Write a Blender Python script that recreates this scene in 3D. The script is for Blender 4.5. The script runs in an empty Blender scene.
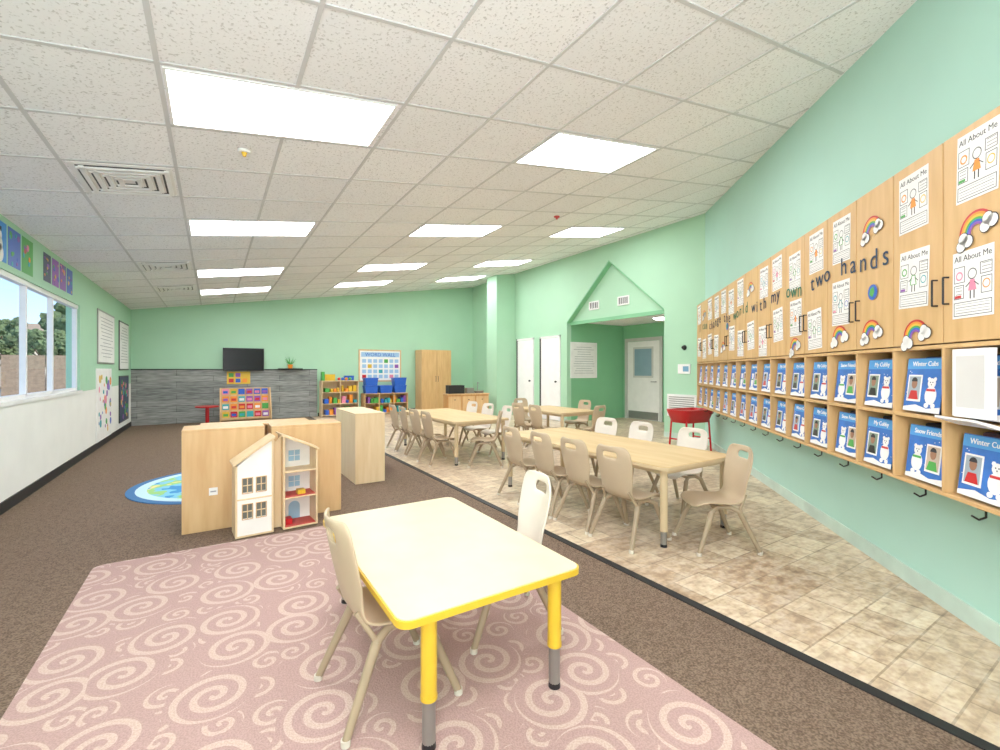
import bpy, bmesh, math, random
from mathutils import Vector, Matrix
random.seed(4)
SC=bpy.context.scene
COL=SC.collection
def lin(c):
    c=c/255.0
    return c/12.92 if c<=.04045 else ((c+.055)/1.055)**2.4
def rgb(r,g,b): return (lin(r),lin(g),lin(b),1.0)
MC={}
def mat(name,c,rough=.5,metal=0.0,noise=None,emit=None,bump=0.0,spec=.4):
    """c: srgb tuple; noise=(scale,amount) colour variation"""
    if name in MC: return MC[name]
    m=bpy.data.materials.new(name); m.use_nodes=True
    nt=m.node_tree; b=nt.nodes['Principled BSDF']
    col=rgb(*c)
    b.inputs['Base Color'].default_value=col
    b.inputs['Roughness'].default_value=rough
    b.inputs['Metallic'].default_value=metal
    b.inputs['Specular IOR Level'].default_value=spec
    if emit:
        b.inputs['Emission Color'].default_value=col
        b.inputs['Emission Strength'].default_value=emit
    sc,am=noise if noise else (6.0,.04)
    tc=nt.nodes.new('ShaderNodeTexCoord'); n=nt.nodes.new('ShaderNodeTexNoise')
    n.inputs['Scale'].default_value=sc; n.inputs['Detail'].default_value=4
    nt.links.new(tc.outputs['Object'],n.inputs['Vector'])
    r=nt.nodes.new('ShaderNodeMapRange')
    r.inputs['From Min'].default_value=.3; r.inputs['From Max'].default_value=.7
    r.inputs['To Min'].default_value=1-am; r.inputs['To Max'].default_value=1+am
    nt.links.new(n.outputs['Fac'],r.inputs['Value'])
    v=nt.nodes.new('ShaderNodeVectorMath'); v.operation='SCALE'; v.inputs[0].default_value=col[:3]
    nt.links.new(r.outputs['Result'],v.inputs['Scale'])
    nt.links.new(v.outputs['Vector'],b.inputs['Base Color'])
    if bump:
        bp=nt.nodes.new('ShaderNodeBump'); bp.inputs['Strength'].default_value=bump; bp.inputs['Distance'].default_value=.01
        nt.links.new(n.outputs['Fac'],bp.inputs['Height']); nt.links.new(bp.outputs['Normal'],b.inputs['Normal'])
    MC[name]=m; return m
class N:
    """tiny node helper"""
    def __init__(s,name,rough=.6):
        s.m=bpy.data.materials.new(name); s.m.use_nodes=True; s.nt=s.m.node_tree
        s.b=s.nt.nodes['Principled BSDF']; s.b.inputs['Roughness'].default_value=rough
        s.b.inputs['Specular IOR Level'].default_value=.3
        s.tc=s.nt.nodes.new('ShaderNodeTexCoord').outputs['Object']
    def put(s,sock,v):
        if isinstance(v,bpy.types.NodeSocket): s.nt.links.new(v,sock)
        elif v is not None: sock.default_value=v
    def math(s,op,a,b=None,c=None):
        n=s.nt.nodes.new('ShaderNodeMath'); n.operation=op
        s.put(n.inputs[0],a); s.put(n.inputs[1],b); s.put(n.inputs[2],c); return n.outputs[0]
    def vec(s,op,a,b=None,out='Vector'):
        n=s.nt.nodes.new('ShaderNodeVectorMath'); n.operation=op
        s.put(n.inputs[0],a); s.put(n.inputs[1],b); return n.outputs[out]
    def sep(s,v):
        n=s.nt.nodes.new('ShaderNodeSeparateXYZ'); s.put(n.inputs[0],v); return n.outputs
    def comb(s,x,y,z=0.0):
        n=s.nt.nodes.new('ShaderNodeCombineXYZ'); s.put(n.inputs[0],x); s.put(n.inputs[1],y); s.put(n.inputs[2],z); return n.outputs[0]
    def noise(s,v,scale,detail=3,out='Fac'):
        n=s.nt.nodes.new('ShaderNodeTexNoise'); s.put(n.inputs['Vector'],v); n.inputs['Scale'].default_value=scale; n.inputs['Detail'].default_value=detail; return n.outputs[out]
    def mix(s,f,a,b,mode='MIX'):
        n=s.nt.nodes.new('ShaderNodeMix'); n.data_type='RGBA'; n.blend_type=mode
        s.put(n.inputs[0],f); s.put(n.inputs[6],a); s.put(n.inputs[7],b); return n.outputs[2]
    def ramp(s,f,stops,const=False):
        n=s.nt.nodes.new('ShaderNodeValToRGB'); s.put(n.inputs[0],f)
        e=n.color_ramp.elements
        if const: n.color_ramp.interpolation='CONSTANT'
        while len(e)<len(stops): e.new(.5)
        for i,(p,c) in enumerate(stops): e[i].position=p; e[i].color=c
        return n.outputs[0]
    def bump(s,h,st=.3,d=.01):
        n=s.nt.nodes.new('ShaderNodeBump'); n.inputs['Strength'].default_value=st; n.inputs['Distance'].default_value=d
        s.put(n.inputs['Height'],h); s.nt.links.new(n.outputs[0],s.b.inputs['Normal'])
    def col(s,c): s.put(s.b.inputs['Base Color'],c); return s.m

# ---------------- materials
GREEN=mat('mint_wall_paint',(166,212,178),.6,noise=(2.0,.02))
GREEN2=mat('aqua_wall_paint',(172,218,202),.6,noise=(2.0,.02))
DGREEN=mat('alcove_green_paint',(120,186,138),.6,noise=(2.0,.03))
CREAMW=mat('lower_wall_cream',(242,242,236),.6,noise=(3.0,.03))
WHITE=mat('white_paint',(242,242,240),.45)
OFFW=mat('off_white_plastic',(214,206,190),.4)
BLACK=mat('black_rubber',(24,24,26),.6)
DARK=mat('dark_metal',(45,45,48),.4,.6)
GREY=mat('grey_metal',(150,148,145),.35,.7)
SHELL_T=mat('taupe_shell_plastic',(188,166,136),.4)
SHELL_W=mat('ivory_shell_plastic',(224,215,200),.4)
LEG_T=mat('taupe_leg_paint',(162,142,114),.4)
YELLOW=mat('yellow_enamel',(222,178,42),.4)
TANLEG=mat('tan_table_leg',(206,182,142),.4)
def wood(name,c1,c2,sc=1.0,axis='Z'):
    n=N(name,.42); x,y,z=n.sep(n.tc)[:3]
    if axis=='Z': v=n.comb(n.math('MULTIPLY',x,9*sc),n.math('MULTIPLY',y,9*sc),n.math('MULTIPLY',z,1.2*sc))
    else: v=n.comb(n.math('MULTIPLY',x,9*sc),n.math('MULTIPLY',y,1.2*sc),n.math('MULTIPLY',z,9*sc))
    f=n.noise(v,2.2,5)
    return n.col(n.ramp(f,[(.3,rgb(*c1)),(.7,rgb(*c2))]))
MAPLE=wood('maple_wood',(220,182,130),(206,162,110))
MAPLE2=wood('cabinet_maple',(218,176,120),(202,158,100))
PALEW=wood('pale_birch',(232,206,164),(220,190,144))
OAKEDGE=wood('shelf_edge_wood',(204,150,90),(184,128,68))
TOP1=mat('cream_laminate',(222,207,164),.3,noise=(9,.05))
TOP2=wood('tan_table_laminate',(220,190,140),(204,170,116),.6,'Y')
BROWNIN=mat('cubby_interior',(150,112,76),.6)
PAPER=mat('white_paper',(238,237,234),.7)
INK=mat('ink_black',(40,40,45),.7)
NAVY=mat('ink_navy',(34,58,84),.7)
LGRN=mat('ink_green',(50,120,90),.7)
INKG=mat('ink_grey',(150,150,155),.7)
RED=mat('red_plastic',(196,24,32),.35)
BLUE=mat('blue_plastic',(26,82,186),.4)
CARDB=mat('card_blue',(40,102,186),.6,noise=(12,.2))
ORANGE=mat('orange_paint',(240,140,40),.5)
GRN=mat('green_plastic',(66,160,66),.5)
PURP=mat('purple_paint',(136,76,168),.5)
SKIN=mat('photo_skin',(150,105,80),.6)
COLS=[RED,BLUE,ORANGE,GRN,PURP,YELLOW,mat('teal_paint',(40,160,170),.5),mat('pink_paint',(230,130,160),.5)]

# carpet
n=N('brown_carpet',.95); f=n.noise(n.tc,120,2); g=n.noise(n.tc,30,3)
c=n.ramp(f,[(.35,rgb(80,62,48)),(.65,rgb(132,110,90))]); c=n.mix(.25,c,n.ramp(g,[(.4,rgb(84,68,56)),(.6,rgb(128,108,92))]))
n.bump(f,.6,.01); CARPET=n.col(c)
# vinyl
n=N('stone_vinyl',.32)
def brick(w,h,c1,c2,mo,ms,off):
    br=n.nt.nodes.new('ShaderNodeTexBrick'); n.put(br.inputs['Vector'],n.vec('ADD',n.tc,(off,off*.6,0)))
    for k,v in (('Scale',1.0),('Mortar Size',ms),('Brick Width',w),('Row Height',h),('Bias',0.0),('Mortar Smooth',.2)): br.inputs[k].default_value=v
    br.inputs['Color1'].default_value=rgb(*c1); br.inputs['Color2'].default_value=rgb(*c2); br.inputs['Mortar'].default_value=rgb(*mo)
    return br.outputs['Color']
b1=brick(.25,.25,(238,224,200),(160,132,104),(122,102,80),.005,0)
b2_=brick(.5,.125,(240,228,208),(178,150,122),(146,124,100),.003,.09)
a=n.noise(n.vec('MULTIPLY',n.tc,(1,1.6,1)),9,8); b2=n.noise(n.tc,34,4)
c=n.mix(.5,b1,b2_,'MULTIPLY'); c=n.mix(.10,c,rgb(255,250,240))
c=n.mix(.38,c,n.ramp(a,[(.36,rgb(134,106,80)),(.47,rgb(200,176,142)),(.6,rgb(232,218,196))]))
c=n.mix(.25,c,n.ramp(b2,[(.35,rgb(130,104,80)),(.6,rgb(230,218,196))]),'OVERLAY')
VINYL=n.col(c)
# ceiling tile
n=N('acoustic_tile',.9); x,y,z=n.sep(n.tc)[:3]
cell=n.comb(n.math('FLOOR',n.math('DIVIDE',n.math('ADD',x,.25),.68)),n.math('FLOOR',n.math('DIVIDE',n.math('SUBTRACT',y,2.95),.72)))
wn=n.nt.nodes.new('ShaderNodeTexWhiteNoise'); n.put(wn.inputs['Vector'],cell)
base=n.mix(wn.outputs['Value'],rgb(241,241,244),rgb(251,251,253))
sp=n.noise(n.tc,60,3)
c=n.mix(n.ramp(sp,[(.57,(0,0,0,1)),(.66,(1,1,1,1))]),base,rgb(204,203,204))
n.bump(sp,.35,.01); CEIL=n.col(c)
TBAR=mat('ceiling_tbar_white',(204,204,206),.5)
# lights
m=bpy.data.materials.new('fixture_diffuser'); m.use_nodes=True
b=m.node_tree.nodes['Principled BSDF']; b.inputs['Base Color'].default_value=(1,1,1,1); b.inputs['Emission Color'].default_value=(.98,.965,.985,1); b.inputs['Emission Strength'].default_value=16.8
LIGHT=m
# wainscot
n=N('grey_plank_wood',.7); x,y,z=n.sep(n.tc)[:3]
br=n.nt.nodes.new('ShaderNodeTexBrick'); n.put(br.inputs['Vector'],n.comb(x,z))
for k,v in (('Scale',1.0),('Mortar Size',.006),('Brick Width',1.5),('Row Height',.145)): br.inputs[k].default_value=v
br.inputs['Color1'].default_value=rgb(150,152,148); br.inputs['Color2'].default_value=rgb(104,108,108); br.inputs['Mortar'].default_value=rgb(44,46,46)
g=n.noise(n.comb(n.math('MULTIPLY',x,1.2),n.math('MULTIPLY',z,14)),3,5)
PLANK=n.col(n.mix(.45,br.outputs['Color'],n.ramp(g,[(.35,rgb(78,82,82)),(.65,rgb(176,180,174))])))
# swirl rug
n=N('pink_swirl_rug',.95)
def swirl(scale,N_,R,off):
    v=n.vec('ADD',n.tc,(off,off*1.7,0))
    s=n.sep(v); v2=n.comb(s[0],s[1],0.0)
    vo=n.nt.nodes.new('ShaderNodeTexVoronoi'); vo.voronoi_dimensions='2D'; vo.inputs['Scale'].default_value=scale; vo.inputs['Randomness'].default_value=.45
    n.put(vo.inputs['Vector'],v2)
    d=n.vec('SUBTRACT',v2,vo.outputs['Position']); dx,dy,_=n.sep(d)[:3]
    r=n.vec('LENGTH',n.comb(dx,dy),None,'Value'); th=n.math('DIVIDE',n.math('ARCTAN2',dy,dx),2*math.pi)
    cr=n.sep(vo.outputs['Color'])[0]
    sg=n.math('SUBTRACT',n.math('MULTIPLY',n.math('GREATER_THAN',cr,.5),2.0),1.0)
    ph=n.math('FRACT',n.math('ADD',n.math('ADD',n.math('MULTIPLY',r,N_),n.math('MULTIPLY',th,sg)),cr))
    line=n.math('LESS_THAN',n.math('ABSOLUTE',n.math('SUBTRACT',ph,.5)),.21)
    return n.math('MULTIPLY',line,n.math('LESS_THAN',r,R)), n.math('GREATER_THAN',r,R+.02)
s1,o1=swirl(3.0,15.0,.145,0.0)
s2,o2=swirl(6.0,22.0,.07,.37)
tot=n.math('MINIMUM',n.math('ADD',s1,n.math('MULTIPLY',s2,o1)),1.0)
f=n.noise(n.tc,150,2)
c=n.mix(n.math('MULTIPLY',tot,.75),rgb(178,148,142),rgb(208,186,174))
c=n.mix(.25,c,n.ramp(f,[(.4,rgb(140,116,110)),(.6,rgb(218,204,198))]),'OVERLAY'); n.bump(f,.5)
RUG=n.col(c)
# round rug
n=N('world_rug',.95); x,y,z=n.sep(n.tc)[:3]
r=n.vec('LENGTH',n.comb(x,y),None,'Value')
ins=n.ramp(n.noise(n.tc,3.2,2),[(0,rgb(60,140,200)),(.44,rgb(120,196,220)),(.52,rgb(150,205,120)),(.60,rgb(236,214,140)),(.66,rgb(110,180,200))],True)
c=n.mix(n.math('GREATER_THAN',r,.74),ins,rgb(190,225,235)); c=n.mix(n.math('GREATER_THAN',r,.84),c,rgb(60,110,160))
RRUG=n.col(c)
FOL=mat('tree_leaves',(84,98,58),.8,noise=(3,.5)); BARK=mat('tree_bark',(96,74,56),.9,noise=(8,.3))
ASPH=mat('asphalt_ground',(150,148,142),.9,noise=(3,.1)); FENCE=mat('fence_wood',(150,124,98),.8,noise=(5,.2)); BRICK=mat('stucco_far',(196,180,156),.8)
m=bpy.data.materials.new('window_glass'); m.use_nodes=True; nt=m.node_tree; nt.nodes.clear()
o=nt.nodes.new('ShaderNodeOutputMaterial'); t=nt.nodes.new('ShaderNodeBsdfTransparent'); g=nt.nodes.new('ShaderNodeBsdfGlossy'); g.inputs['Roughness'].default_value=.02
mx=nt.nodes.new('ShaderNodeMixShader'); mx.inputs[0].default_value=.04
nt.links.new(t.outputs[0],mx.inputs[1]); nt.links.new(g.outputs[0],mx.inputs[2]); nt.links.new(mx.outputs[0],o.inputs[0]); GLASS=m

# ---------------- builder
class B:
    def __init__(s): s.bm=bmesh.new(); s.mats=[]
    def mi(s,m):
        if m not in s.mats: s.mats.append(m)
        return s.mats.index(m)
    def add(s,vs,fs,m,smooth=False):
        k=s.mi(m); V=[s.bm.verts.new(v) for v in vs]
        for f in fs:
            try: F=s.bm.faces.new([V[i] for i in f]); F.material_index=k; F.smooth=smooth
            except ValueError: pass
    def box(s,x0,x1,y0,y1,z0,z1,m):
        s.add([(x0,y0,z0),(x1,y0,z0),(x1,y1,z0),(x0,y1,z0),(x0,y0,z1),(x1,y0,z1),(x1,y1,z1),(x0,y1,z1)],
              [(3,2,1,0),(4,5,6,7),(0,1,5,4),(1,2,6,5),(2,3,7,6),(3,0,4,7)],m)
    def prism(s,pts,ax,a0,a1,m,smooth=False):
        def P(p,a):
            return {'X':(a,p[0],p[1]),'Y':(p[0],a,p[1]),'Z':(p[0],p[1],a)}[ax]
        n=len(pts); vs=[P(p,a0) for p in pts]+[P(p,a1) for p in pts]
        s.add(vs,[tuple(range(n))[::-1],tuple(range(n,2*n))],m)
        s.add(vs,[(i,(i+1)%n,n+(i+1)%n,n+i) for i in range(n)],m,smooth)
    def cyl(s,p0,p1,r0,m,r1=None,n=12,caps=True):
        r1=r0 if r1 is None else r1
        p0=Vector(p0);p1=Vector(p1); d=(p1-p0).normalized(); u=d.orthogonal().normalized(); w=d.cross(u)
        vs=[]
        for p,r in((p0,r0),(p1,r1)):
            for i in range(n):
                a=2*math.pi*i/n; vs.append(p+u*math.cos(a)*r+w*math.sin(a)*r)
        s.add(vs,[(i,(i+1)%n,n+(i+1)%n,n+i) for i in range(n)],m,True)
        if caps: s.add(vs,[tuple(range(n))[::-1],tuple(range(n,2*n))],m)
    def sph(s,c,r,m,sub=2,jit=0):
        r=(r,r,r) if not hasattr(r,'__len__') else r
        t=bmesh.new(); bmesh.ops.create_icosphere(t,subdivisions=sub,radius=1)
        vs=[]
        for v in t.verts:
            k=1+random.uniform(-jit,jit); vs.append((c[0]+v.co.x*r[0]*k,c[1]+v.co.y*r[1]*k,c[2]+v.co.z*r[2]*k))
        s.add(vs,[[v.index for v in f.verts] for f in t.faces],m,jit==0); t.free()
    def tube(s,pts,r,m,n=10):
        for a,b in zip(pts,pts[1:]): s.cyl(a,b,r,m,n=n)
        for p in pts[1:-1]: s.sph(p,r,m,1)
    def mesh(s,me,M,m):
        s.add([M@v.co for v in me.vertices],[list(p.vertices) for p in me.polygons],m,me.polygons[0].use_smooth if me.polygons else False)
    def done(s,name):
        bmesh.ops.recalc_face_normals(s.bm,faces=s.bm.faces)
        me=bpy.data.meshes.new(name); s.bm.to_mesh(me); s.bm.free()
        for m in s.mats: me.materials.append(m)
        return me
    def obj(s,name,loc=(0,0,0),rz=0,bevel=0,M=None):
        return place(s.done(name),name,loc,rz,bevel,M)
def place(me,name,loc=(0,0,0),rz=0,bevel=0,M=None,sc=1):
    o=bpy.data.objects.new(name,me); COL.objects.link(o)
    if M is not None: o.matrix_world=M
    else: o.location=loc; o.rotation_euler=(0,0,math.radians(rz)); o.scale=(sc,sc,sc)
    if bevel:
        b=o.modifiers.new('bevel','BEVEL'); b.width=bevel; b.segments=2; b.limit_method='ANGLE'
    return o
def textmesh(t,size,ext=.0008):
    cu=bpy.data.curves.new('t','FONT'); cu.body=t; cu.size=size; cu.extrude=ext; cu.align_x='CENTER'; cu.resolution_u=3
    o=bpy.data.objects.new('t',cu); COL.objects.link(o); bpy.context.view_layer.update()
    me=bpy.data.meshes.new_from_object(o.evaluated_get(bpy.context.evaluated_depsgraph_get()))
    bpy.data.objects.remove(o); return me
def flatM(pos,nx,ny):
    l=math.hypot(nx,ny); nx/=l; ny/=l
    M=Matrix(((-ny,0,nx,pos[0]),(nx,0,ny,pos[1]),(0,1,0,pos[2]),(0,0,0,1))); return M
def rrect(x0,x1,y0,y1,r,k=5):
    P=[]
    for cx,cy,a0 in((x1-r,y1-r,0),(x0+r,y1-r,90),(x0+r,y0+r,180),(x1-r,y0+r,270)):
        for i in range(k+1):
            a=math.radians(a0+90*i/k); P.append((cx+r*math.cos(a),cy+r*math.sin(a)))
    return P

# ---------------- room
XL=-1.61; XR=7.44; YB=13.4; YF=-3.0; C45=2.61
def cz(x): return 2.70+.156*(x-XL)
XFc=YF+C45
b=B(); b.prism([(XL-.15,YF-.15),(XFc+.2,YF-.15),(XR+.2,XR-C45),(9.6,5.5),(9.6,8.8),(XR+.15,8.8),(XR+.15,YB+.15),(XL-.15,YB+.15)],'Z',-.1,0,VINYL); b.obj('floor')
b=B(); b.prism([(XL,YF),(XFc,YF),(2.21,2.21-C45),(2.21,YB),(XL,YB)],'Z',0,.006,CARPET); b.obj('floor_carpet')
b=B(); b.prism([(2.21,2.21-C45+.01),(2.265,2.265-C45+.01),(2.265,YB-.01),(2.21,YB-.01)],'Z',0,.012,BLACK); b.obj('trim_carpet_edge')
FZ=.006
poly=[(XL-.15,YF-.15),(XFc,YF-.15),(XFc+.02,YF),(XR+.02,XR-C45),(XR+.15,XR-C45),(XR+.15,YB+.15),(XL-.15,YB+.15)]
b=B(); k=len(poly); vs=[(x,y,cz(x)) for x,y in poly]+[(x,y,cz(x)+.1) for x,y in poly]
b.add(vs,[tuple(range(k)),tuple(range(k,2*k))]+[(i,(i+1)%k,k+(i+1)%k,k+i) for i in range(k)],CEIL); b.obj('ceiling')
PX,PY,GX,GY=.68,.72,-.25,2.95
def slab(b,x0,x1,y0,y1,t0,t1,m):
    b.add([(x0,y0,cz(x0)-t1),(x1,y0,cz(x1)-t1),(x1,y1,cz(x1)-t1),(x0,y1,cz(x0)-t1),(x0,y0,cz(x0)-t0),(x1,y0,cz(x1)-t0),(x1,y1,cz(x1)-t0),(x0,y1,cz(x0)-t0)],
          [(3,2,1,0),(4,5,6,7),(0,1,5,4),(1,2,6,5),(2,3,7,6),(3,0,4,7)],m)
b=B()
for i in range(-2,12):
    x=GX+PX*i
    if XL+.02<x<XR-.02: slab(b,x-.012,x+.012,max(YF,x-C45)+.02,YB-.01,0,.006,TBAR)
for j in range(-8,15):
    y=GY+PY*j
    if YF<y<YB: slab(b,XL+.01,min(XR,y+C45)-.02,y-.012,y+.012,0,.0055,TBAR)
b.obj('ceiling_grid')
def fixture(i,j):
    x0=GX+PX*i+.035; x1=GX+PX*(i+2)-.06; y0=GY+PY*j+.04; y1=GY+PY*(j+1)-.045
    b=B(); slab(b,x0,x1,y0,y1,.001,.008,LIGHT)
    for a in((x0-.015,x1+.015,y0-.015,y0),(x0-.015,x1+.015,y1,y1+.015),(x0-.015,x0,y0,y1),(x1,x1+.015,y0,y1)): slab(b,*a,.001,.012,WHITE)
    b.obj('ceiling_light_panel')
for j in(0,4,8,11):
    for i in(0,4,8):
        if i==8 and j==0: continue
        fixture(i,j)
fixture(0,-4)
def vent(i,j):
    x0=GX+PX*i; x1=x0+PX; y0=GY+PY*j; y1=y0+PY
    b=B(); slab(b,x0+.03,x1-.03,y0+.03,y1-.03,.001,.008,WHITE)
    for q in range(4):
        e=.07+q*.065
        for a in((x0+e,x1-e,y0+e,y0+e+.03),(x0+e,x1-e,y1-e-.03,y1-e),(x0+e,x0+e+.03,y0+e,y1-e),(x1-e-.03,x1-e,y0+e,y1-e)):
            slab(b,*a,.008,.012,DARK)
            dx=.018 if a[1]-a[0]<.05 else 0; dy=.018 if a[3]-a[2]<.05 else 0
            slab(b,a[0]+dx,a[1]+dx,a[2]+dy,a[3]+dy,.012,.026,WHITE)
    b.obj('ceiling_air_vent')
vent(-1,2); vent(-1,7); vent(-1,10)
for x,y,m in((.2,3.95,YELLOW),(4.4,5.3,RED)):
    b=B(); b.cyl((x,y,cz(x)-.006),(x,y,cz(x)-.022),.045,WHITE if m is YELLOW else RED,.04,16); b.cyl((x,y,cz(x)-.022),(x,y,cz(x)-.05),.02,m,.012,12); b.obj('fire_sprinkler_head')
# left wall with window opening
WZ0,WZ1,WY0,WY1=.99,2.22,3.0,8.67
h=cz(XL)
b=B()
b.box(XL-.15,XL,YF,YB,0,WZ0,CREAMW)
b.box(XL-.15,XL,YF,YB,WZ1,h+.02,GREEN)
b.box(XL-.15,XL,YF,WY0,WZ0,WZ1,GREEN); b.box(XL-.15,XL,WY1,YB,WZ0,WZ1,GREEN)
b.obj('wall_left')
b=B(); W=WHITE
b.box(XL-.1,XL+.02,WY0-.04,WY1+.04,WZ0-.02,WZ0+.02,W); b.box(XL-.08,XL-.02,WY0,WY1,WZ1-.05,WZ1,W)
for y in(WY0,3.9,4.75,5.65,6.58,7.5,WY1-.04):
    b.box(XL-.08,XL-.03,y,y+.04,WZ0,WZ1,W)
b.box(XL-.08,XL-.03,WY0,WY1,WZ0+.02,WZ0+.06,W)
b.box(XL-.065,XL-.06,WY0,WY1,WZ0,WZ1,GLASS)
b.obj('window_1')
# back wall
b=B(); b.prism([(XL-.15,0),(XR+.15,0),(XR+.15,cz(XR)+.04),(XL-.15,h)],'Y',YB,YB+.15,GREEN); b.obj('wall_back')
b=B(); b.box(XL,2.45,YB-.03,YB,0,1.30,PLANK); b.box(XL,2.45,YB-.05,YB,1.30,1.325,DARK); b.obj('trim_plank_wainscot')
b=B(); b.box(2.47,XR,YB-.015,YB,0,.1,BLACK); b.obj('baseboard_back')
b=B(); b.box(XL,XL+.014,YF,YB-.04,FZ,.11,BLACK); b.obj('baseboard_left')
b=B(); b.box(XL-.15,XFc+.1,YF-.15,YF,0,cz(XFc)+.03,GREEN); b.obj('wall_front')
# right wall parallel + gable opening
OY0,OY1,AP=5.7,8.57,7.16; T=cz(XR)+.03; YC=XR-C45
b=B()
for pts in([(YC,0),(OY0,0),(OY0,T),(YC,T)],[(OY1,0),(YB,0),(YB,T),(OY1,T)],[(OY0,2.5),(AP,3.75),(AP,T),(OY0,T)],[(AP,3.75),(OY1,2.5),(OY1,T),(AP,T)]):
    b.prism(pts,'X',XR,XR+.14,GREEN)
b.obj('wall_right')
b=B(); b.prism([(OY0,2.5),(OY1,2.5),(AP,3.74)],'X',XR+.14,XR+.2,GREEN)
b.box(XR+.10,XR+.145,OY0,OY1,2.42,2.5,DGREEN)
b.obj('wall_gable_panel')
b=B()
for p0,p1 in(((OY0,2.5),(AP,3.75)),((AP,3.75),(OY1,2.5))):
    b.prism([p0,p1,(p1[0],p1[1]-.035),(p0[0],p0[1]-.035)],'X',XR-.006,XR+.14,DGREEN)
b.obj('trim_gable')
for y in(6.85,7.75):
    b=B(); x=XR+.14; b.box(x-.03,x,y-.16,y+.16,2.72,2.92,WHITE)
    for q in range(5): b.box(x-.034,x-.028,y-.13+q*.055,y-.10+q*.055,2.75,2.89,DARK)
    b.obj('wall_air_vent')
# alcove
AX=9.46
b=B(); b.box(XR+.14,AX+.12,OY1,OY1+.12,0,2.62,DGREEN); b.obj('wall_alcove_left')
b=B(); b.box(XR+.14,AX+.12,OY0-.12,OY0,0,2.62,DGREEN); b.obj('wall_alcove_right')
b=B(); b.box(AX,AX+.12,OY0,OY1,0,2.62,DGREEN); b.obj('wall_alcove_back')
b=B(); b.box(XR+.2,AX,OY0,OY1,2.5,2.6,CEIL); b.obj('ceiling_alcove')
b=B(); b.cyl((8.5,6.6,2.47),(8.5,6.6,2.5),.19,WHITE,n=24); b.cyl((8.5,6.6,2.44),(8.5,6.6,2.47),.12,LIGHT,.17,24); b.obj('ceiling_alcove_lamp')
b=B(); FR=mat('door_frame_grey',(190,190,180),.5); DR=mat('door_cream',(226,226,218),.45)
b.box(AX-.04,AX,7.28,7.36,0,2.14,FR); b.box(AX-.04,AX,8.4,8.48,0,2.14,FR); b.box(AX-.04,AX,7.36,8.4,2.06,2.14,FR)
b.box(AX-.03,AX-.002,7.37,8.39,.01,2.05,DR)
b.box(AX-.035,AX-.028,7.55,8.2,1.1,1.9,FR); b.box(AX-.038,AX-.034,7.6,8.15,1.15,1.85,mat('door_glass',(120,150,160),.1))
b.cyl((AX-.03,7.46,1.0),(AX-.09,7.46,1.0),.012,GREY); b.cyl((AX-.09,7.46,1.0),(AX-.09,7.58,1.0),.011,GREY)
b.box(AX-.033,AX-.027,7.4,8.36,.02,.22,GREY)
b.obj('door_1')
for nm,y0,y1 in(('door_2',8.86,9.6),('door_3',9.98,10.7)):
    b=B(); x=XR
    b.box(x-.03,x-.001,y0-.05,y0,0,2.19,WHITE); b.box(x-.03,x-.001,y1,y1+.05,0,2.19,BLACK); b.box(x-.03,x-.001,y0-.05,y1+.05,2.14,2.19,WHITE)
    b.box(x-.022,x-.002,y0+.01,y1-.005,.01,2.13,WHITE)
    b.cyl((x-.02,y0+.08,1.0),(x-.06,y0+.08,1.0),.01,DARK); b.sph((x-.07,y0+.08,1.0),.028,DARK)
    b.obj(nm)
b=B(); b.box(6.81,XR,10.86,11.4,0,1,GREEN); b.bm.verts.ensure_lookup_table()
for v in b.bm.verts:
    if v.co.z>.5: v.co.z=cz(v.co.x)+.005
b.obj('wall_pilaster')
# 45 degree wall
b=B(); q=.14
b.add([(XFc,YF,0),(XR,YC,0),(XR+q,YC-0.0,0),(XFc+q*1.414,YF,0),(XFc,YF,cz(XFc)),(XR,YC,cz(XR)+.01),(XR+q,YC,cz(XR)+.01),(XFc+q*1.414,YF,cz(XFc)+.01)],
  [(3,2,1,0),(4,5,6,7),(0,1,5,4),(1,2,6,5),(2,3,7,6),(3,0,4,7)],GREEN2); b.obj('wall_right_angled')
MW=Matrix.Translation((C45,0,0))@Matrix.Rotation(math.radians(45),4,'Z')
b=B(); b.box(-4.2,6.8,0,.012,0,.10,mat('worn_base_paint',(190,214,200),.6,noise=(4,.12))); b.obj('baseboard_right_angled',M=MW)
b=B(); BP=MC['worn_base_paint']; b.box(XR-.012,XR,YC+.02,OY0,0,.1,BP); b.box(XR-.012,XR,OY1,8.8,0,.1,BP); b.box(XR-.012,XR,9.67,9.92,0,.1,BP); b.obj('baseboard_right')
# rugs
b=B(); b.prism(rrect(-.66,1.61,.35,3.92,.06),'Z',FZ,FZ+.008,RUG); b.obj('swirl_area_rug')
RZ=FZ+.0085
b=B(); b.prism([(.92*math.cos(a*math.pi/32),.92*math.sin(a*math.pi/32)) for a in range(64)],'Z',0,.008,RRUG); b.obj('round_map_rug',(.14,6.13,FZ))

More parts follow.
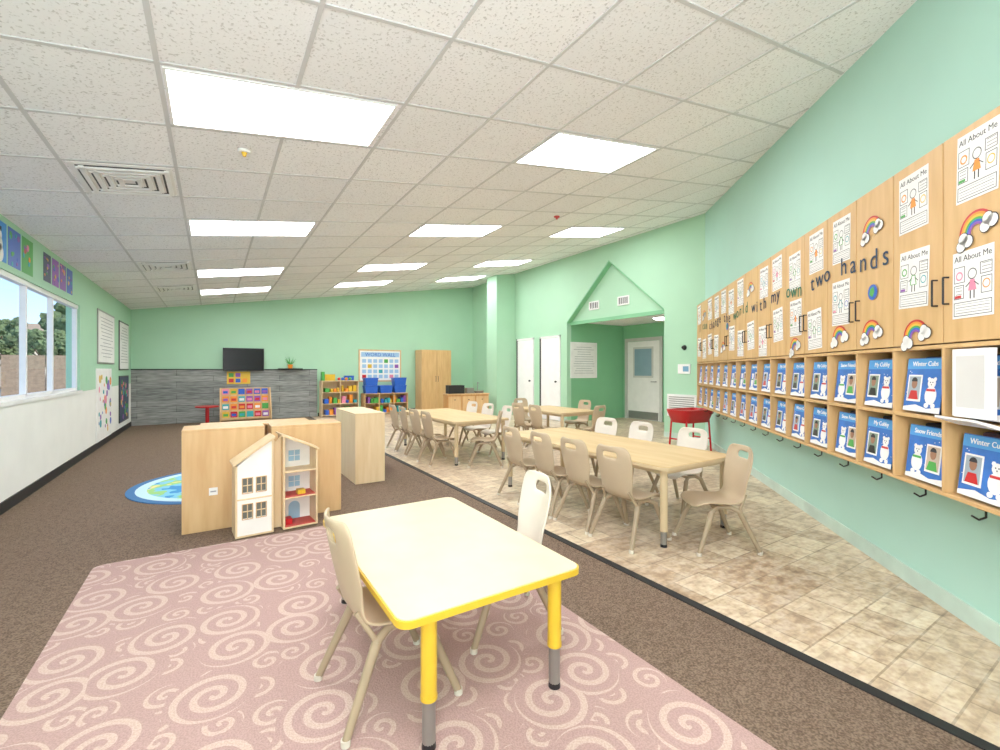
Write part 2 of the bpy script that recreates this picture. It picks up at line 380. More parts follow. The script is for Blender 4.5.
# ---------------- cubby cabinet on angled wall
W=.3585; S0=.623; K0,K1=-4,15; D=.30; ZB,ZM,ZT=.72,1.42,2.35
sA=S0+K0*W; sB=S0+K1*W
b=B(); t=.018
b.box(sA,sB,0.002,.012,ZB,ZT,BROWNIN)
for z in(ZB,1.06,ZM-.02): b.box(sA,sB,.012,D,z,z+t,MAPLE2)
b.box(sA,sB,.012,D-.02,ZT-t,ZT,MAPLE2)
for k in range(K0,K1+1):
    s=S0+k*W; b.box(s-t/2,s+t/2,.012,D,ZB+t,ZM-.02,MAPLE2)
    if k<K1:
        b.box(s+.004,s+W-.004,D-.02,D,ZM+.005,ZT-.002,MAPLE2)
b.box(sA,sA+t,.012,D-.02,ZM,ZT,MAPLE2); b.box(sB-t,sB,.012,D-.02,ZM,ZT,MAPLE2)
for k in range(K0,K1):
    if k%2==0:
        s=S0+k*W
        for q in(-.035,.035):
            b.tube([(s+q,D,1.60),(s+q,D+.022,1.60),(s+q,D+.022,1.72),(s+q,D,1.72)],.0045,DARK,8)
    s=S0+(k+.5)*W
    b.box(s-.02,s+.02,D-.06,D-.02,ZB-.01,ZB,DARK)
    b.tube([(s,D-.04,ZB-.005),(s,D-.04,ZB-.04),(s,D-.015,ZB-.052),(s,D+.01,ZB-.036)],.0045,DARK,8)
b.obj('cubby_storage_cabinet',M=MW,bevel=.002)
b=B(); dk=[mat('cubby_cloth_%d'%i,c,.8) for i,c in enumerate([(40,44,56),(90,60,70),(70,80,96),(150,140,130),(30,30,34)])]
for k in range(K0,K1):
    for z0 in(ZB+t,1.06+t):
        s=S0+(k+.5)*W; m=random.choice(dk)
        b.box(s-.14,s+.14,.03,.23,z0+.001,z0+random.uniform(.12,.22),m); b.box(s-.12,s+.11,.05,.2,z0+.22,z0+.29,random.choice(dk))
b.obj('stored_cubby_belongings',M=MW,bevel=.01)
# name cards
def card(v):
    b=B(); w,h=.13,.135
    b.box(-w,w,-h,h,0,.003,CARDB); b.box(-w,w,h-.055,h-.004,.003,.004,mat('card_header',(70,150,215),.6))
    b.mesh(textmesh(('Winter Cubs','Snow Friends','My Cubby')[v%3],.034),Matrix.Translation((0,h-.04,.005)),PAPER)
    x=-.06 if v%2==0 else .055
    b.box(x-.05,x+.05,-.085,.05,.003,.0045,PAPER); b.box(x-.042,x+.042,-.075,.042,.0045,.005,mat('photo_bg_%d'%v,[(150,165,175),(190,170,150),(120,140,120)][v],.5))
    b.prism([(x+.02*math.cos(a*.5236),.005+.026*math.sin(a*.5236)) for a in range(12)],'Z',.005,.006,SKIN)
    b.prism([(x+.022*math.cos(a*.5236),.016+.022*math.sin(a*.5236)) for a in range(7)],'Z',.006,.0065,INK)
    b.prism([(x-.036,-.075),(x+.036,-.075),(x+.022,-.03),(x-.022,-.03)],'Z',.005,.006,(RED,GRN,DARK)[v])
    q=-x*1.0
    for cx,cy,rx,ry in((q,-.05,.038,.045),(q,.01,.026,.024),(q-.02,.03,.009,.009),(q+.02,.03,.009,.009),(q-.022,-.1,.014,.012),(q+.022,-.1,.014,.012)):
        b.prism([(cx+rx*math.cos(a*.393),cy+ry*math.sin(a*.393)) for a in range(16)],'Z',.003,.005,PAPER)
    for cx,cy in((q-.008,.014),(q+.008,.014),(q,.003)): b.prism([(cx+.0035*math.cos(a*1.05),cy+.0035*math.sin(a*1.05)) for a in range(6)],'Z',.005,.0056,INK)
    b.prism([(q-.03,-.018),(q+.03,-.018),(q+.03,-.030),(q-.03,-.030)],'Z',.005,.0056,RED if v!=1 else GRN)
    b.prism([(-w,-h),(w,-h),(w,-h+.03),(w*.3,-h+.018),(-w*.3,-h+.034),(-w,-h+.02)],'Z',.003,.004,PAPER)
    for i in range(14):
        cx,cy=random.uniform(-w+.01,w-.01),random.uniform(-h+.04,h-.06); b.box(cx-.002,cx+.002,cy-.002,cy+.002,.003,.0034,PAPER)
    return b.done('cubby_name_card')
cards=[card(0),card(1),card(2)]
for k in range(K0,K1):
    for zc in(.885,1.225):
        s=S0+(k+.5)*W+random.uniform(-.015,.015)
        M=MW@Matrix(((-1,0,0,s),(0,0,1,D-.035),(0,1,0,zc+.0),(0,0,0,1)))@Matrix.Rotation(math.radians(-6),4,'X')
        place(random.choice(cards),'cubby_name_card',M=M)
# worksheets
def sheet(v):
    b=B(); w,h=.108,.145
    b.box(-w,w,-h,h,0,.001,PAPER)
    b.mesh(textmesh('All About Me',.036,.0003),Matrix.Translation((0,h-.042,.0013)),INK)
    def fr(x0,x1,y0,y1,m=INK,t=.0028):
        for a in((x0,x1,y0,y0+t),(x0,x1,y1-t,y1),(x0,x0+t,y0,y1),(x1-t,x1,y0,y1)): b.box(*a,.001,.0014,m)
    fr(-.1,-.04,.01,.08); fr(.04,.1,.03,.08); fr(-.1,-.045,-.06,0); fr(.045,.1,-.05,.02); fr(-.1,.1,-.135,-.075)
    for q in range(4): b.box(-.09,.09,-.087-q*.012,-.085-q*.012,.001,.0014,INK if q%2 else INKG)
    for q in range(3): b.box(.05,.095,.072-q*.014,.074-q*.014,.001,.0014,INK); b.box(-.09,-.055,-.012-q*.014,-.010-q*.014,.001,.0014,INK)
    c=COLS[v]
    def ring(cx,cy,r,m=INK,t=.004):
        k=16; P=[(cx+r*math.cos(2*math.pi*i/k),cy+r*math.sin(2*math.pi*i/k)) for i in range(k)]; Q=[(cx+(r-t)*math.cos(2*math.pi*i/k),cy+(r-t)*math.sin(2*math.pi*i/k)) for i in range(k)]
        b.add([(p[0],p[1],.0014) for p in P+Q],[(i,(i+1)%k,k+(i+1)%k,k+i) for i in range(k)],m)
    ring(0,.04,.024)
    P=[(-.022,-.03),(.022,-.03),(.012,.016),(-.012,.016)]
    if v in(2,7): b.prism(P,'Z',.001,.0014,c)
    else:
        for p,q in zip(P,P[1:]+P[:1]): b.cyl((p[0],p[1],.0014),(q[0],q[1],.0014),.002,c,n=4)
    for sx in(-1,1):
        b.cyl((sx*.012,.005,.0014),(sx*.034,-.012,.0014),.002,INK,n=4); b.box(sx*.010-.003,sx*.010+.003,-.065,-.03,.001,.0014,INK)
    ring(-.07,.04,.02,c,.007); ring(.072,-.012,.02,COLS[(v+3)%8],.005)
    b.box(-.095,-.06,-.056,-.044,.001,.0014,COLS[(v+1)%8])
    return b.done('about_me_worksheet')
sheets=[sheet(7),sheet(3),sheet(2),sheet(6)]
def rainbow():
    b=B(); cs=[RED,ORANGE,YELLOW,GRN,BLUE,PURP]; R=.092
    for i,c in enumerate(cs):
        r1=R-i*.010; r0=r1-.010; k=16
        P=[(r1*math.cos(math.pi*j/k),r1*math.sin(math.pi*j/k)) for j in range(k+1)]+[(r0*math.cos(math.pi*j/k),r0*math.sin(math.pi*j/k)) for j in range(k,-1,-1)]
        b.prism(P,'Z',0,.001,c)
    for sx in(-1,1):
        for dx,dy,r in((-.024,-.008,.024),(.016,-.008,.026),(0,.014,.025)):
            cx=sx*.068+dx; b.prism([(cx+r*math.cos(a*.5236),dy+r*math.sin(a*.5236)) for a in range(12)],'Z',.0020,.003,PAPER)
            b.prism([(cx+(r+.004)*math.cos(a*.5236),dy+(r+.004)*math.sin(a*.5236)) for a in range(12)],'Z',.0012,.0016,INK)
    return b.done('paper_rainbow')
RB=rainbow()
def onwall(me,name,s,z,rot=0,off=.001,sc=1):
    M=MW@Matrix(((-1,0,0,s),(0,0,1,D+off),(0,1,0,z),(0,0,0,1)))@Matrix.Rotation(math.radians(rot),4,'Z')@Matrix.Scale(sc,4)
    place(me,name,M=M)
lay={-1:[('s',2.17),('r',1.91),('s',1.67)],0:[('s',2.15),('s',1.76),('r',1.49)],1:[('r',2.13),('r',1.53)],2:[('s',2.15),('r',1.53),('s',1.74)],3:[('s',2.16),('s',1.6)],4:[('s',2.1),('r',1.50),('s',1.72)],
     5:[('s',2.16),('s',1.7)],6:[('s',2.14),('s',1.58)],7:[('r',2.16),('s',1.66)],8:[('s',2.17),('s',1.6)],9:[('s',2.12),('s',1.68)],10:[('s',2.17),('r',1.6)],11:[('s',2.15),('s',1.63)],12:[('s',2.17),('s',1.67)],13:[('r',2.14),('s',1.62)],14:[('s',2.17),('s',1.66)],
     -2:[('s',2.15),('s',1.7)],-3:[('r',2.1),('s',1.65)],-4:[('s',2.15)]}
for k,L in lay.items():
    for ty,z in L:
        s=S0+(k+.5)*W+random.uniform(-.02,.02)
        if ty=='s': onwall(random.choice(sheets),'about_me_worksheet',s,z,random.uniform(-3,3),.0015)
        else: onwall(RB,'paper_rainbow',s,z-.03,random.uniform(10,25),.004)
b=B(); ph='I can change the world with my own two hands'; s=5.75; st=(5.75-.93)/len(ph); wi=0
for i,ch_ in enumerate(ph):
    if ch_==' ': wi+=1
    else:
        me=textmesh(ch_,.165,.0005); zz=1.93+.02*math.sin(i*.7)
        b.mesh(me,Matrix(((-1,0,0,s-i*st),(0,0,1,D+.0055),(0,1,0,zz-.03),(0,0,0,1))),LGRN if wi%3==1 else NAVY)
b.obj('wall_lettering',M=MW)
for s,z,c in((1.16,1.75,BLUE),(4.2,1.84,BLUE)):
    b=B(); b.prism([(.045*math.cos(a*.393),.045*math.sin(a*.393)) for a in range(16)],'Z',0,.001,c)
    b.prism([(-.03,-.01),(0,-.03),(.02,0),(.01,.03),(-.02,.02)],'Z',.001,.0015,GRN)
    onwall(b.done('paper_globe'),'paper_globe',s,z,0,.006)
b=B(); b.box(.33,.52,D+.002,D+.03,1.10,1.39,WHITE); b.prism([(D+.002,1.06),(D+.09,1.09),(D+.09,1.10),(D+.002,1.075)],'X',.31,.53,WHITE)
b.box(.35,.50,D+.03,D+.031,1.14,1.36,mat('tray_panel_grey',(214,212,208),.5))
b.obj('wall_file_tray',M=MW,bevel=.006)

# ---------------- chairs
def chair(shellm):
    prof=[(.195,.300,.135),(.19,.328,.162),(.125,.345,.175),(.03,.336,.176),(-.06,.330,.17),(-.12,.338,.158),(-.155,.368,.146),(-.175,.42,.145),(-.19,.48,.157),(-.205,.54,.167),(-.215,.595,.172),(-.225,.645,.172),(-.233,.69,.165),(-.238,.72,.145),(-.24,.735,.11)]
    nx=10; vs=[];fs=[]
    for i,(x,z,w) in enumerate(prof):
        k=min(max((i-5)/3,0),1)
        for j in range(nx+1):
            t=-1+2*j/nx
            vs.append((x+k*.04*t*t,w*t,z+(1-k)*.016*t*t))
    for i in range(len(prof)-1):
        for j in range(nx):
            if i==11 and 3<=j<=6: continue
            a=i*(nx+1)+j; fs.append((a,a+1,a+nx+2,a+nx+1))
    me=bpy.data.meshes.new('s'); me.from_pydata(vs,[],fs)
    for p in me.polygons: p.use_smooth=True
    o=bpy.data.objects.new('s',me); COL.objects.link(o)
    m=o.modifiers.new('a','SOLIDIFY'); m.thickness=.013; m.offset=0
    m=o.modifiers.new('b','SUBSURF'); m.levels=1
    bpy.context.view_layer.update()
    me2=bpy.data.meshes.new_from_object(o.evaluated_get(bpy.context.evaluated_depsgraph_get())); bpy.data.objects.remove(o)
    b=B(); b.mesh(me2,Matrix.Identity(4),shellm)
    for sy in(-1,1):
        for ex in(.215,-.225):
            q=1 if ex>0 else -1
            top=(q*.05,sy*.13,.315); mid=(q*.10,sy*.155,.29)
            b.cyl(top,mid,.016,LEG_T); b.sph(mid,.0195,LEG_T,1)
            end=(ex,sy*.2,.012); b.cyl(mid,end,.0195,LEG_T,.015)
            b.cyl((ex,sy*.2,.0),(ex,sy*.2,.022),.017,OFFW)
        b.cyl((-.10,sy*.155,.29),(-.165,sy*.12,.40),.011,LEG_T)
        b.cyl((-.06,sy*.13,.315),(.06,sy*.13,.315),.014,LEG_T)
    for x in(-.05,.05): b.cyl((x,-.13,.315),(x,.13,.315),.011,LEG_T)
    return b.done('classroom_chair')
CT,CW=chair(SHELL_T),chair(SHELL_W)
def ch(me,x,y,rz,z=.0005,sc=1): place(me,'classroom_chair',(x,y,z),rz,sc=sc)
ch(CT,.60,1.79,2,RZ,1.0); ch(CW,1.25,1.94,168,RZ,1.0)
# ---------------- tables
def table(x0,x1,y0,y1,h,top,edge,legm,z=0,name='activity_table',split=.35,r=.05,ix=.075,iy=.075):
    w,d=(x1-x0)/2,(y1-y0)/2; b=B()
    b.prism(rrect(-w,w,-d,d,r),'Z',h-.028,h-.004,edge,True)
    b.prism(rrect(-w+.006,w-.006,-d+.006,d-.006,r),'Z',h-.004,h,top)
    b.box(-w+.09,w-.09,-d+.07,-d+.085,h-.07,h-.028,edge); b.box(-w+.09,w-.09,d-.085,d-.07,h-.07,h-.028,edge)
    b.box(-w+.07,-w+.085,-d+.09,d-.09,h-.07,h-.028,edge); b.box(w-.085,w-.07,-d+.09,d-.09,h-.07,h-.028,edge)
    for sx in(-1,1):
        for sy in(-1,1):
            x,y=sx*(w-ix),sy*(d-iy)
            b.cyl((x,y,h*split),(x,y,h-.028),.028,legm,n=20); b.cyl((x,y,.02),(x,y,h*split),.023,GREY,n=20)
            b.cyl((x,y,h*split-.004),(x,y,h*split+.01),.0295,legm,n=20)
            b.cyl((x,y,0),(x,y,.022),.025,DARK,.023,16)
    return b.obj(name,((x0+x1)/2,(y0+y1)/2,z))
table(.50,1.29,1.38,2.61,.475,TOP1,YELLOW,YELLOW,RZ,split=.36,ix=.12,iy=.045)
table(2.72,3.63,2.07,4.25,.6,TOP2,TANLEG,TANLEG,0,split=.2)
table(2.72,3.63,5.42,7.5,.6,TOP2,TANLEG,TANLEG,0,split=.2)
table(4.75,5.6,5.6,7.0,.6,TOP2,TANLEG,TANLEG,0,split=.2)
for y in(2.40,2.83,3.27,3.75): ch(CT,2.72,y,random.uniform(-4,4))
for y in(2.68,3.3,3.8): ch(CW,3.72,y,180+random.uniform(-5,5))
ch(CT,3.15,1.97,150)
for y in(5.8,6.25,6.7,7.15): ch(CT,2.67,y,random.uniform(-4,4))
for y in(5.95,6.5,7.05): ch(CW,3.72,y,180+random.uniform(-5,5))
ch(CT,3.15,5.33,150)
for y in(5.9,6.4): ch(CT,4.62,y,random.uniform(-6,6))
ch(CT,5.72,6.3,180); ch(CT,5.2,5.42,100); ch(CT,5.2,7.2,-90)

# ---------------- storage units (backs toward camera)
def shelf(w,d,h,name,loc,rz=0,nsh=1,div=0,m=MAPLE,fill=True,backm=None):
    """opening faces local +Y, origin centre bottom"""
    b=B(); t=.02
    b.box(-w/2,w/2,-d/2,-d/2+.012,.0,h-t,backm or m)
    b.box(-w/2,-w/2+t,-d/2+.012,d/2,0,h-t,m); b.box(w/2-t,w/2,-d/2+.012,d/2,0,h-t,m)
    b.box(-w/2,w/2,-d/2,d/2,h-t,h,m); b.box(-w/2+t,w/2-t,-d/2+.012,d/2,.03,.03+t,m)
    for i in range(nsh):
        z=.03+(h-.05)*(i+1)/(nsh+1); b.box(-w/2+t,w/2-t,-d/2+.012,d/2-.005,z,z+t*.8,m)
    for i in range(div):
        x=-w/2+w*(i+1)/(div+1); b.box(x-.008,x+.008,-d/2+.012,d/2-.005,.05,h-t,m)
    if fill:
        for i in range(nsh+1):
            z=.05+(h-.05)*i/(nsh+1)+.002; x=-w/2+.04
            while x<w/2-.14:
                ww=random.uniform(.05,.12); b.box(x,x+ww,-d/2+.05,d/2-random.uniform(.02,.1),z,z+random.uniform(.08,.75*(h/(nsh+1))-.02),random.choice(COLS)); x+=ww+random.uniform(.01,.04)
    return b.obj(name,loc,rz,bevel=.004)
shelf(.58,.34,.82,'storage_shelf',(.08,4.48,FZ),0,1)
shelf(.58,.34,.81,'storage_shelf',(.71,4.48,FZ),0,1)
shelf(.9,.32,.80,'storage_shelf',(.35,4.86,FZ),180,1,fill=False)
shelf(.95,.34,.80,'storage_shelf',(1.52,5.63,FZ),-90,1,m=PALEW)
b=B(); b.box(-.03,.03,-.002,0,-.03,.03,PAPER); b.box(-.02,.02,-.003,-.002,-.005,.005,INKG); b.obj('shelf_label',(.0,4.309,.32))
# dollhouse
b=B(); RD=mat('red_gingham',(190,70,60),.6); SH=mat('doll_white_panel',(246,244,238),.5)
Dp=.22
def wing(xa,xb,zea,zeb,facade):
    t=.014
    b.box(xa,xb,0,Dp,0,t,PALEW)
    b.box(xa,xa+t,0,Dp,t,zea,PALEW); b.box(xb-t,xb,0,Dp,t,zeb-.004,PALEW)
    b.prism([(xa-.015,zea),(xb+.01,zeb),(xb+.01,zeb+.016),(xa-.015,zea+.016)],'Y',-.012,Dp+.01,PALEW)
    b.prism([(xa+t,t),(xb-t,t),(xb-t,zeb-.002),(xa+t,zea-.002)],'Y',Dp-.01,Dp,SH)
    if facade:
        wy=[(.14,.25),(.34,.45)]
        xs=[xa+t,xa+.05,xa+.115,xa+.145,xa+.21,xb-t]
        zc=t
        for z0,z1 in wy:
            b.box(xs[0],xs[5],.004,.014,zc,z0,SH)
            b.box(xs[0],xs[1],.004,.014,z0,z1,SH); b.box(xs[2],xs[3],.004,.014,z0,z1,SH); b.box(xs[4],xs[5],.004,.014,z0,z1,SH)
            for p,q in((xs[1],xs[2]),(xs[3],xs[4])):
                b.box(p,q,.016,.02,z0,z1,mat('toy_window_grey',(110,112,104),.4))
                b.box((p+q)/2-.003,(p+q)/2+.003,.002,.012,z0,z1,PALEW); b.box(p,q,.002,.012,(z0+z1)/2-.003,(z0+z1)/2+.003,PALEW)
                for a in((p-.006,q+.006,z0-.006,z0),(p-.006,q+.006,z1,z1+.006),(p-.006,p,z0,z1),(q,q+.006,z0,z1)): b.box(a[0],a[1],-.002,.004,a[2],a[3],MAPLE)
            zc=z1
        b.prism([(xa+t,zc),(xb-t,zc),(xb-t,zeb-.002),(xa+t,zea+.0)],'Y',.004,.014,SH)
        b.box(xs[0],xs[5],.001,.004,.285,.297,PALEW)
    else:
        for z in(.24,.45): b.box(xa+t,xb-t,.005,Dp-.01,z,z+.012,PALEW)
        b.box(xa+t,xb-t,.005,Dp-.012,t,t+.003,RD); b.box(xa+t,xb-t,.005,Dp-.012,.252,.255,RD)
        for z in(.27,.49):
            b.box(xa+.08,xa+.17,Dp-.014,Dp-.010,z+.02,z+.11,mat('toy_window_blue',(150,190,215),.4)); b.box(xa+.123,xa+.127,Dp-.018,Dp-.013,z+.02,z+.11,SH); b.box(xa+.08,xa+.17,Dp-.018,Dp-.013,z+.063,z+.067,SH)
        b.prism([(xa+.08,t)]+[(xa+.125+.045*math.cos(math.pi*i/8),.12+.045*math.sin(math.pi*i/8)) for i in range(8,-1,-1)]+[(xa+.17,t)],'Y',Dp-.014,Dp-.010,MC['toy_window_blue'])
        b.box(xa+.03,xa+.08,.06,.14,t+.003,t+.05,RED); b.box(xa+.12,xa+.18,.05,.12,.255,.29,YELLOW)
wing(.0,.265,.55,.745,True); wing(.335,.60,.755,.62,False)
b.prism([(.262,0),(.338,0),(.338,.75),(.30,.70),(.262,.735)],'Y',.10,.115,PALEW)
b.obj('dollhouse',(.14,3.96,RZ),4,bevel=.0015)

# ---------------- back area
shelf(1.0,.35,1.0,'toy_shelf',(3.0,13.18,0),180,2,1,PALEW)
b=B()
for i in range(4): b.sph((2.98+i*.1,13.1,1.05),.045,COLS[i],2)
b.box(2.52,2.6,13.1,13.25,1.002,1.25,GRN); b.box(2.63,2.9,13.2,13.3,1.002,1.18,YELLOW); b.box(3.15,3.42,13.2,13.28,1.002,1.14,BLUE)
b.obj('assorted_toys')
b=B()
for sx in(-.55,.53): b.prism([(-.2,0),(.2,0),(.2,.85),(.1,.85),(-.2,.3)],'X',sx,sx+.02,MAPLE)
for i in range(4):
    y=-.17+i*.09; z=.12+i*.18
    b.box(-.53,.53,y,y+.09,z-.02,z,MAPLE); b.box(-.53,.53,y+.075,y+.085,z,z+.16,MAPLE); b.box(-.53,.53,y-.005,y+.005,z-.02,z+.03,MAPLE)
    for j in range(6):
        x=-.5+j*.17; c=random.choice(COLS); b.box(x,x+.14,y+.02,y+.035,z,z+.17,c); b.box(x+.02,x+.12,y+.018,y+.02,z+.06,z+.12,random.choice([PAPER]+COLS))
b.box(-.53,.53,.18,.2,0,.85,MAPLE)
b.obj('book_display_rack',(.68,12.75,FZ))
b=B(); b.box(-.46,.46,-.03,0,-.29,.29,mat('tv_bezel',(12,12,14),.4)); b.box(-.445,.445,-.032,-.03,-.275,.275,mat('tv_screen',(8,9,12),.25,spec=.2)); b.box(-.12,.12,0,.12,-.1,.1,DARK)
b.obj('wall_television',(.66,YB-.122,1.57),bevel=.004)
b=B(); b.box(-.26,.26,-.004,0,-.16,.16,YELLOW)
for i in range(6): b.box(-.22+.15*(i%3),-.11+.15*(i%3),-.006,-.004,-.12+.14*(i//3),-.02+.14*(i//3),COLS[i])
b.obj('classroom_poster',(.55,YB-.032,1.1))
b=B(); b.cyl((0,0,.42),(0,0,.45),.24,RED,n=24); b.cyl((0,0,.02),(0,0,.42),.04,RED); b.cyl((0,0,0),(0,0,.03),.2,RED,.1,24); b.obj('red_stool',(-.12,12.6,FZ))
b=B(); b.cyl((0,0,0),(0,0,.1),.05,ORANGE,.07); 
for i in range(12):
    a=i*.9; b.cyl((0,0,.09),(.14*math.cos(a),.06*math.sin(a),.2+.05*(i%3)),.012,GRN,.002,6)
b.box(-.3,.3,-.08,.08,-.02,0,DARK); b.obj('potted_plant_on_ledge',(1.75,YB-.13,1.346))
# bulletin board
b=B(); b.box(-.65,.65,-.02,0,-.48,.48,MAPLE); b.box(-.61,.61,-.024,-.02,-.44,.44,PAPER)
b.box(-.58,.58,-.027,-.024,.26,.40,mat('pale_blue_paper',(150,190,225),.6))
b.mesh(textmesh('WORD WALL',.15),Matrix(((1,0,0,0),(0,0,-1,-.029),(0,1,0,.28),(0,0,0,1))),BLUE)
for i in range(28): 
    x=-.55+(i%7)*.165; z=-.38+(i//7)*.155; b.box(x,x+.12,-.027,-.024,z,z+.11,COLS[i*3%8] if i%5==0 else MC['pale_blue_paper'])
b.obj('bulletin_board',(4.25,YB-.001,1.43))
shelf(1.3,.4,.62,'low_toy_shelf',(4.3,13.12,0),180,1,2,MAPLE)
for i in range(3):
    for j in range(2):
        if i==1 and j==1: continue
        b=B(); b.prism([(-.16,0),(.16,0),(.19,.2),(-.19,.2)],'Y',-.14,.14,BLUE); b.box(-.2,.2,-.15,.15,.2,.225,BLUE); b.obj('blue_storage_bin',(3.87+i*.43,13.12,.621+j*.226),bevel=.006)
# tall cabinet
b=B(); b.box(-.5,.5,-.25,.25,.06,1.92,MAPLE); b.box(-.48,.48,-.23,.23,0,.06,DARK)
b.box(-.49,-.004,-.27,-.25,.08,1.9,MAPLE2); b.box(.004,.49,-.27,-.25,.08,1.9,MAPLE2)
for q in(-.04,.04): b.tube([(q,-.27,.95),(q,-.3,.95),(q,-.3,1.1),(q,-.27,1.1)],.007,DARK)
b.obj('tall_wood_cabinet',(5.85,13.1,0),bevel=.004)
# play kitchen
b=B(); b.box(-.6,.6,-.2,.2,.0,.62,OAKEDGE); b.box(-.62,.62,-.22,.22,.62,.65,MAPLE)
for i in range(3): b.box(-.58+i*.4,-.22+i*.4,-.215,-.2,.05,.58,MAPLE); b.box(-.42+i*.4,-.38+i*.4,-.225,-.215,.48,.5,DARK)
b.box(-.55,-.1,-.15,.15,.65,.88,BLACK); b.box(-.53,-.22,-.155,-.15,.68,.85,DARK); b.box(.0,.2,-.1,.12,.65,.80,GREY); b.cyl((.38,0,.65),(.38,0,.72),.12,GREY,.15,20); b.cyl((.38,.1,.7),(.38,.1,.95),.012,GREY); 
b.cyl((.38,.1,.95),(.38,-.02,.93),.012,GREY); b.obj('play_kitchen_counter',(5.95,11.1,0),-8,bevel=.004)
# red sensory table
b=B()
P=rrect(-.34,.34,-.2,.2,.12); Q=rrect(-.42,.42,-.27,.27,.14); k=len(P)
b.add([(x,y,.46) for x,y in P]+[(x,y,.66) for x,y in Q],[tuple(range(k))]+[(i,(i+1)%k,k+(i+1)%k,k+i) for i in range(k)],RED,True)
Q2=rrect(-.39,.39,-.24,.24,.13); b.add([(x,y,.66) for x,y in Q]+[(x,y,.66) for x,y in Q2]+[(x,y,.6) for x,y in Q2],[(i,(i+1)%k,k+(i+1)%k,k+i) for i in range(k)]+[(k+i,k+(i+1)%k,2*k+(i+1)%k,2*k+i) for i in range(k)]+[tuple(range(2*k,3*k))],RED,True)
for sx in(-1,1):
    for sy in(-1,1): b.cyl((sx*.33,sy*.2,.0),(sx*.3,sy*.17,.5),.018,RED)
    b.cyl((sx*.32,-.19,.2),(sx*.32,.19,.2),.012,RED)
b.obj('red_sensory_table',(6.45,4.45,0),-5).scale=(.85,.85,1.02)
b=B(); x=XR-.001; b.box(x-.04,x,4.98,5.6,.42,.84,WHITE)
for q in range(9): b.box(x-.046,x-.038,5.02,5.56,.46+q*.04,.475+q*.04,GREY)
b.obj('wall_return_grille')
b=B(); b.box(-.13,.13,0,.02,-.09,.09,WHITE) ; b.box(-.1,.02,.02,.022,-.05,.05,mat('lcd_blue',(110,160,190),.3)); 
b.obj('alarm_keypad',(XR,5.25,1.32),90)
b=B(); b.cyl((0,0,0),(0,.05,0),.05,BLACK,.03,16); b.obj('wall_bell',(XR,5.25,1.72),90)
# framed charts
def poster(name,w,h,pos,nx,ny,bg,kind,frame=None):
    b=B(); 
    if frame: b.box(-w/2-.03,w/2+.03,-h/2-.03,h/2+.03,0,.015,frame)
    z=.016 if frame else .001
    b.box(-w/2,w/2,-h/2,h/2,0,z+.001,bg); z+=.001
    if kind=='text':
        for i in range(int(h/.06)-2):
            ww=w*random.uniform(.25,.42); b.box(-ww,ww,h/2-.1-i*.06,h/2-.09-i*.06,z,z+.001,INKG)
    elif kind=='art':
        for i in range(9 if w<.5 else 34):
            cx,cy,r=random.uniform(-w*.42,w*.42),random.uniform(-h*.42,h*.42),random.uniform(.03,.09)*min(w,h)*(1.3 if w<.5 else .8)
            b.prism([(cx+r*math.cos(a*.785+i),cy+r*math.sin(a*.785+i)*random.uniform(.8,1.2)) for a in range(8)],'Z',z,z+.001+.0002*i,random.choice(COLS))
    elif kind=='snow':
        for i in range(3):
            r=w*(.26-.06*i); cy=-h*.3+i*h*.22; b.prism([(r*math.cos(a*.393),cy+r*math.sin(a*.393)) for a in range(16)],'Z',z,z+.002,PAPER)
        b.box(-w*.12,w*.12,h*.24,h*.36,z,z+.002,INK)
    b.obj(name,M=flatM(pos,nx,ny))
poster('framed_certificate',.85,.85,(8.0,OY1-.001,1.55),0,-1,PAPER,'text',WHITE)
x=XL+.001
SKYB=mat('poster_sky_blue',(60,140,215),.6); PNK=mat('poster_violet',(150,90,180),.6); DKB=mat('poster_dark',(60,72,96),.6)
for y,c in((4.6,PNK),(5.0,SKYB),(5.4,SKYB),(5.78,SKYB),(6.14,BLUE),(6.5,GRN)): poster('student_artwork',.32,.36,(x,y,2.46),1,0,c,'snow' if c==SKYB else 'art')
for y,c in((7.15,DKB),(7.47,PNK),(7.79,PURP),(8.11,BLUE)): poster('student_artwork',.27,.32,(x,y,2.47),1,0,c,'art')
poster('framed_wall_chart',1.4,.85,(x,10.5,1.86),1,0,PAPER,'text',GREY)
poster('framed_wall_chart',1.2,1.15,(x,10.3,.72),1,0,PAPER,'art',WHITE)
poster('framed_wall_chart',1.1,.95,(x,12.35,1.8),1,0,PAPER,'text',DARK)
poster('framed_wall_chart',1.1,.9,(x,12.35,.7),1,0,DKB,'art',DARK)

# ---------------- exterior
b=B(); b.box(-90,XL-.16,-30,110,-.3,-.12,ASPH); b.obj('ground_outside')
b=B()
for i in range(44):
    x=-40+i*.85; b.box(x,x+.8,34,34.08,-.12,2.1,FENCE)
b.box(-40,-2.7,34.08,34.14,.3,.4,FENCE); b.box(-40,-2.7,34.08,34.14,1.5,1.6,FENCE); b.obj('yard_fence')
def tree(x,y,s):
    b=B(); b.cyl((0,0,0),(.1*s,0,2*s),.16*s,BARK,.1*s)
    for i in range(6):
        a=i*1.05; b.cyl((.1*s,0,1.6*s),(1.0*s*math.cos(a),1.0*s*math.sin(a),2.9*s),.07*s,BARK,.03*s,8)
    for i in range(30):
        a=i*2.4; r=random.uniform(.2,1.5)*s; b.sph((r*math.cos(a),r*math.sin(a),random.uniform(1.7,3.7)*s),random.uniform(.2,.42)*s,FOL,3,.25)
    b.obj('yard_tree',(x,y,-.12))
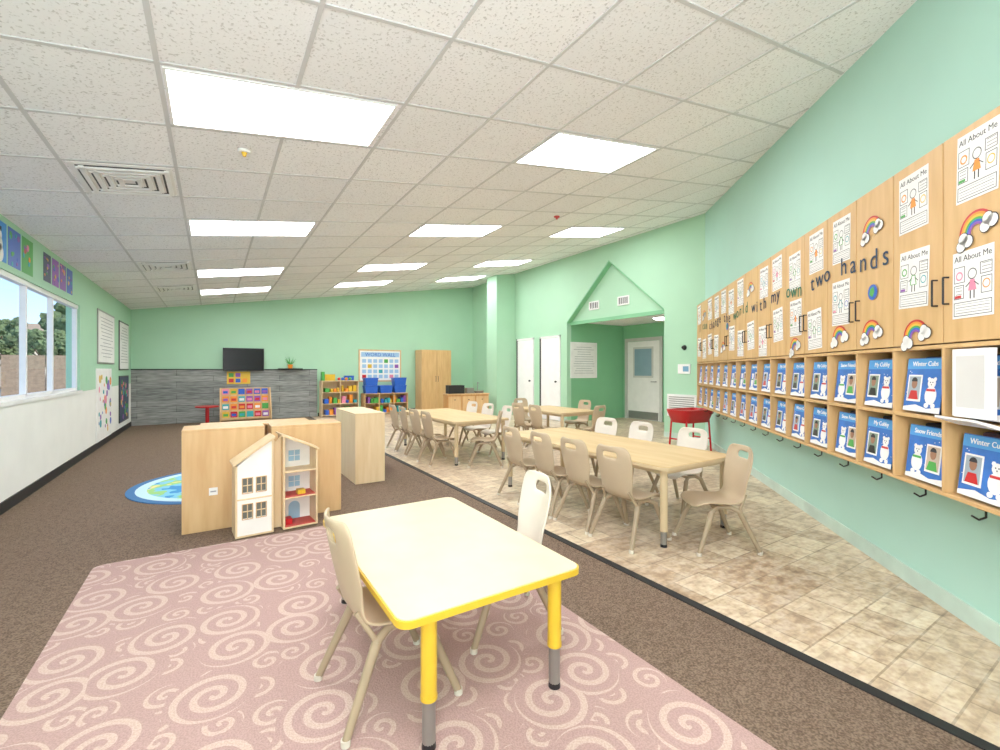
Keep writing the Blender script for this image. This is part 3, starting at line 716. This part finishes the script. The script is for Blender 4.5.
tree(-9,40,1.0); tree(-12.2,43,1.25); tree(-15.5,41,1.0); tree(-7.6,44,1.7); tree(-18.5,46,1.3); tree(-5,46,1.4); tree(-12,24,.9); tree(-22,30,1.2)
b=B(); b.box(-60,-14,58,70,-.12,4.0,BRICK); b.prism([(57.5,4.0),(70.5,4.0),(64,6)],'X',-60.5,-13.5,FENCE)
for i in range(10): b.box(-58+i*4.3,-56.3+i*4.3,57.95,58.0,1.2,2.9,DKB)
b.obj('neighbour_building')

# ---------------- world, sun, camera
w=bpy.data.worlds.new('world'); SC.world=w; w.use_nodes=True; nt=w.node_tree
tc=nt.nodes.new('ShaderNodeTexCoord'); sx=nt.nodes.new('ShaderNodeSeparateXYZ'); cr=nt.nodes.new('ShaderNodeValToRGB')
nt.links.new(tc.outputs['Generated'],sx.inputs[0]); nt.links.new(sx.outputs[2],cr.inputs[0]); nt.links.new(cr.outputs[0],nt.nodes['Background'].inputs[0])
e=cr.color_ramp.elements; e[0].position=0.0; e[0].color=rgb(214,232,248); e[1].position=1.0; e[1].color=rgb(80,140,220)
q=e.new(.18); q.color=rgb(146,196,240)
nt.nodes['Background'].inputs[1].default_value=1.8
l=bpy.data.lights.new('sun','SUN'); l.energy=6.0; l.angle=.01; o=bpy.data.objects.new('sun',l); COL.objects.link(o)
o.rotation_euler=Vector((-.6,.45,-.75)).to_track_quat('-Z','Y').to_euler(); o.location=(0,0,20)
# added fill light, unseen behind the camera, aimed up to brighten the ceiling
l=bpy.data.lights.new('ceiling_fill','AREA'); l.energy=140; l.size=1.2; l.color=(.98,.98,1); o=bpy.data.objects.new('ceiling_fill',l); COL.objects.link(o)
o.location=(-.4,-1.0,1.7); o.rotation_euler=Vector((.40,.75,.55)).to_track_quat('-Z','Y').to_euler()
cam=bpy.data.cameras.new('camera'); co=bpy.data.objects.new('camera',cam); COL.objects.link(co)
cam.sensor_width=36; cam.lens=16.2; cam.shift_y=-.005; cam.clip_start=.05; cam.clip_end=300
co.location=(0,0,1.3); co.rotation_euler=(math.radians(90),0,math.radians(-32.5)); SC.camera=co
SC.view_settings.view_transform='Standard'
SC.view_settings.gamma=1.15
